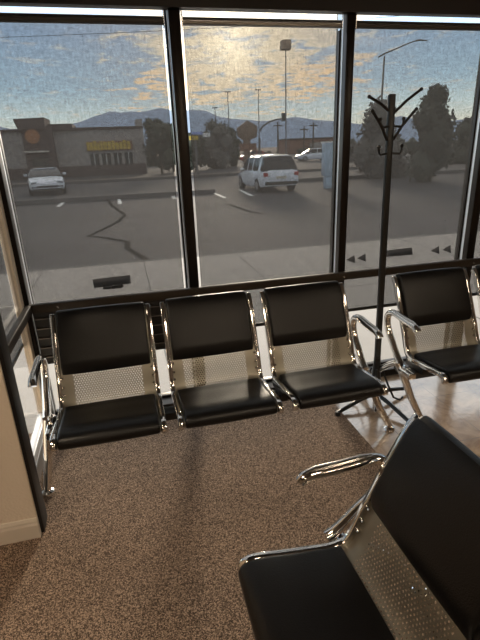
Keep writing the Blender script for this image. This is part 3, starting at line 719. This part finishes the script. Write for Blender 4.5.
# ------------------------------------------------------------------ sky and sun
SAZ, SEL = math.radians(13.5), math.radians(10.8)
sd = Vector((math.sin(SAZ)*math.cos(SEL), math.cos(SAZ)*math.cos(SEL), math.sin(SEL)))
W = bpy.data.worlds.new('sky'); S.world = W; W.use_nodes = True; nt = W.node_tree; bg = nt.nodes['Background']
tc = nt.nodes.new('ShaderNodeTexCoord'); sp = nt.nodes.new('ShaderNodeSeparateXYZ'); nt.links.new(tc.outputs['Generated'], sp.inputs[0])
X_, Y_, Z_ = sp.outputs
zc = math_n(nt, 'MAXIMUM', Z_, 0)
rp = nt.nodes.new('ShaderNodeValToRGB'); nt.links.new(zc, rp.inputs[0])
els = rp.color_ramp.elements; els[0].position = 0; els[0].color = (.62, .55, .38, 1); els[1].position = 1; els[1].color = (.40, .40, .40, 1)
for p_, c_ in ((.035, (.60, .60, .50)), (.065, (.47, .56, .56)), (.11, (.28, .39, .47)), (.20, (.20, .29, .41)), (.30, (.30, .34, .40)), (.5, (.40, .40, .40))):
    e = els.new(p_); e.color = (*c_, 1)
# sun glow
vm = nt.nodes.new('ShaderNodeVectorMath'); vm.operation = 'DOT_PRODUCT'; nt.links.new(tc.outputs['Generated'], vm.inputs[0]); vm.inputs[1].default_value = sd
dt = math_n(nt, 'MAXIMUM', vm.outputs['Value'], 0)
glow = math_n(nt, 'POWER', dt, 60); glow2 = math_n(nt, 'POWER', dt, 900); wide = math_n(nt, 'POWER', dt, 14)
# clouds on a plane overhead
zz = math_n(nt, 'ADD', zc, .045)
cx_ = math_n(nt, 'DIVIDE', X_, zz); cy_ = math_n(nt, 'DIVIDE', Y_, zz)
cb = nt.nodes.new('ShaderNodeCombineXYZ'); nt.links.new(cx_, cb.inputs[0]); nt.links.new(cy_, cb.inputs[1])
mp = nt.nodes.new('ShaderNodeMapping'); mp.inputs['Rotation'].default_value = (0, 0, .25); mp.inputs['Scale'].default_value = (1.1, .9, 1); nt.links.new(cb.outputs[0], mp.inputs[0])
nz = nt.nodes.new('ShaderNodeTexNoise'); nz.inputs['Scale'].default_value = 3.2; nz.inputs['Detail'].default_value = 7; nz.inputs['Roughness'].default_value = .66; nz.inputs['Distortion'].default_value = .5; nt.links.new(mp.outputs[0], nz.inputs['Vector'])
nb = nt.nodes.new('ShaderNodeTexNoise'); nb.inputs['Scale'].default_value = .35; nb.inputs['Detail'].default_value = 2; nt.links.new(mp.outputs[0], nb.inputs['Vector'])
# more cloud near the sun side
azs = math_n(nt, 'DIVIDE', X_, math_n(nt, 'MAXIMUM', Y_, .05))     # tan azimuth
def sstep(v, a, b):
    n = nt.nodes.new('ShaderNodeMapRange'); n.interpolation_type = 'SMOOTHSTEP'; nt.links.new(v, n.inputs[0]); n.inputs[1].default_value = a; n.inputs[2].default_value = b; return n.outputs[0]
band = math_n(nt, 'MULTIPLY', sstep(azs, -.02, .16), math_n(nt, 'SUBTRACT', 1, sstep(azs, .40, .62)))
band = math_n(nt, 'MULTIPLY', band, sstep(zc, .07, .10))
cov = math_n(nt, 'ADD', math_n(nt, 'ADD', nz.outputs['Fac'], math_n(nt, 'MULTIPLY', nb.outputs['Fac'], .35)), math_n(nt, 'MULTIPLY', band, .17))
cl = sstep(cov, .70, .90)
# low bright bank, left
wlow = mixc(nt, sstep(zc, .125, .175), (1.0, .52, .10), (.64, .54, .38))
warm = mixc(nt, sstep(cov, .80, .96), wlow, (.29, .28, .29))
warm = mixc(nt, math_n(nt, 'MINIMUM', math_n(nt, 'MULTIPLY', glow, 1.0), 1), warm, (.82, .66, .44))
cold = (.50, .48, .44)
ccol = mixc(nt, sstep(math_n(nt, 'ADD', wide, 0), .35, .80), cold, warm)
base = mixc(nt, math_n(nt, 'MULTIPLY', sstep(wide, .3, .9), .30), rp.outputs[0], (.42, .38, .35))
sky = mixc(nt, math_n(nt, 'MULTIPLY', cl, .92), base, ccol)
gm = nt.nodes.new('ShaderNodeMix'); gm.data_type = 'RGBA'; gm.blend_type = 'ADD'; gm.inputs[0].default_value = 1
gs_ = nt.nodes.new('ShaderNodeMix'); gs_.data_type = 'RGBA'; nt.links.new(math_n(nt, 'MINIMUM', glow2, 1), gs_.inputs[0]); gs_.inputs[6].default_value = (0, 0, 0, 1); gs_.inputs[7].default_value = (.40, .35, .27, 1)
nt.links.new(sky, gm.inputs[6]); nt.links.new(gs_.outputs[2], gm.inputs[7])
# below horizon
gnd = mixc(nt, sstep(Z_, -.02, 0), (.10, .09, .08), gm.outputs[2])
nt.links.new(gnd, bg.inputs[0]); bg.inputs[1].default_value = 5.0

sl = bpy.data.lights.new('sun', 'SUN'); so = bpy.data.objects.new('sun', sl); COL.objects.link(so)
sl.energy = 5; sl.angle = math.radians(9); sl.color = (1, .84, .66)
so.rotation_euler = (-sd).to_track_quat('-Z', 'Y').to_euler(); so.location = (3, 12, 8)

vs = S.view_settings; vs.view_transform = 'Standard'; vs.look = 'None'; vs.gamma = 1; vs.exposure = 0; vs.use_curve_mapping = False
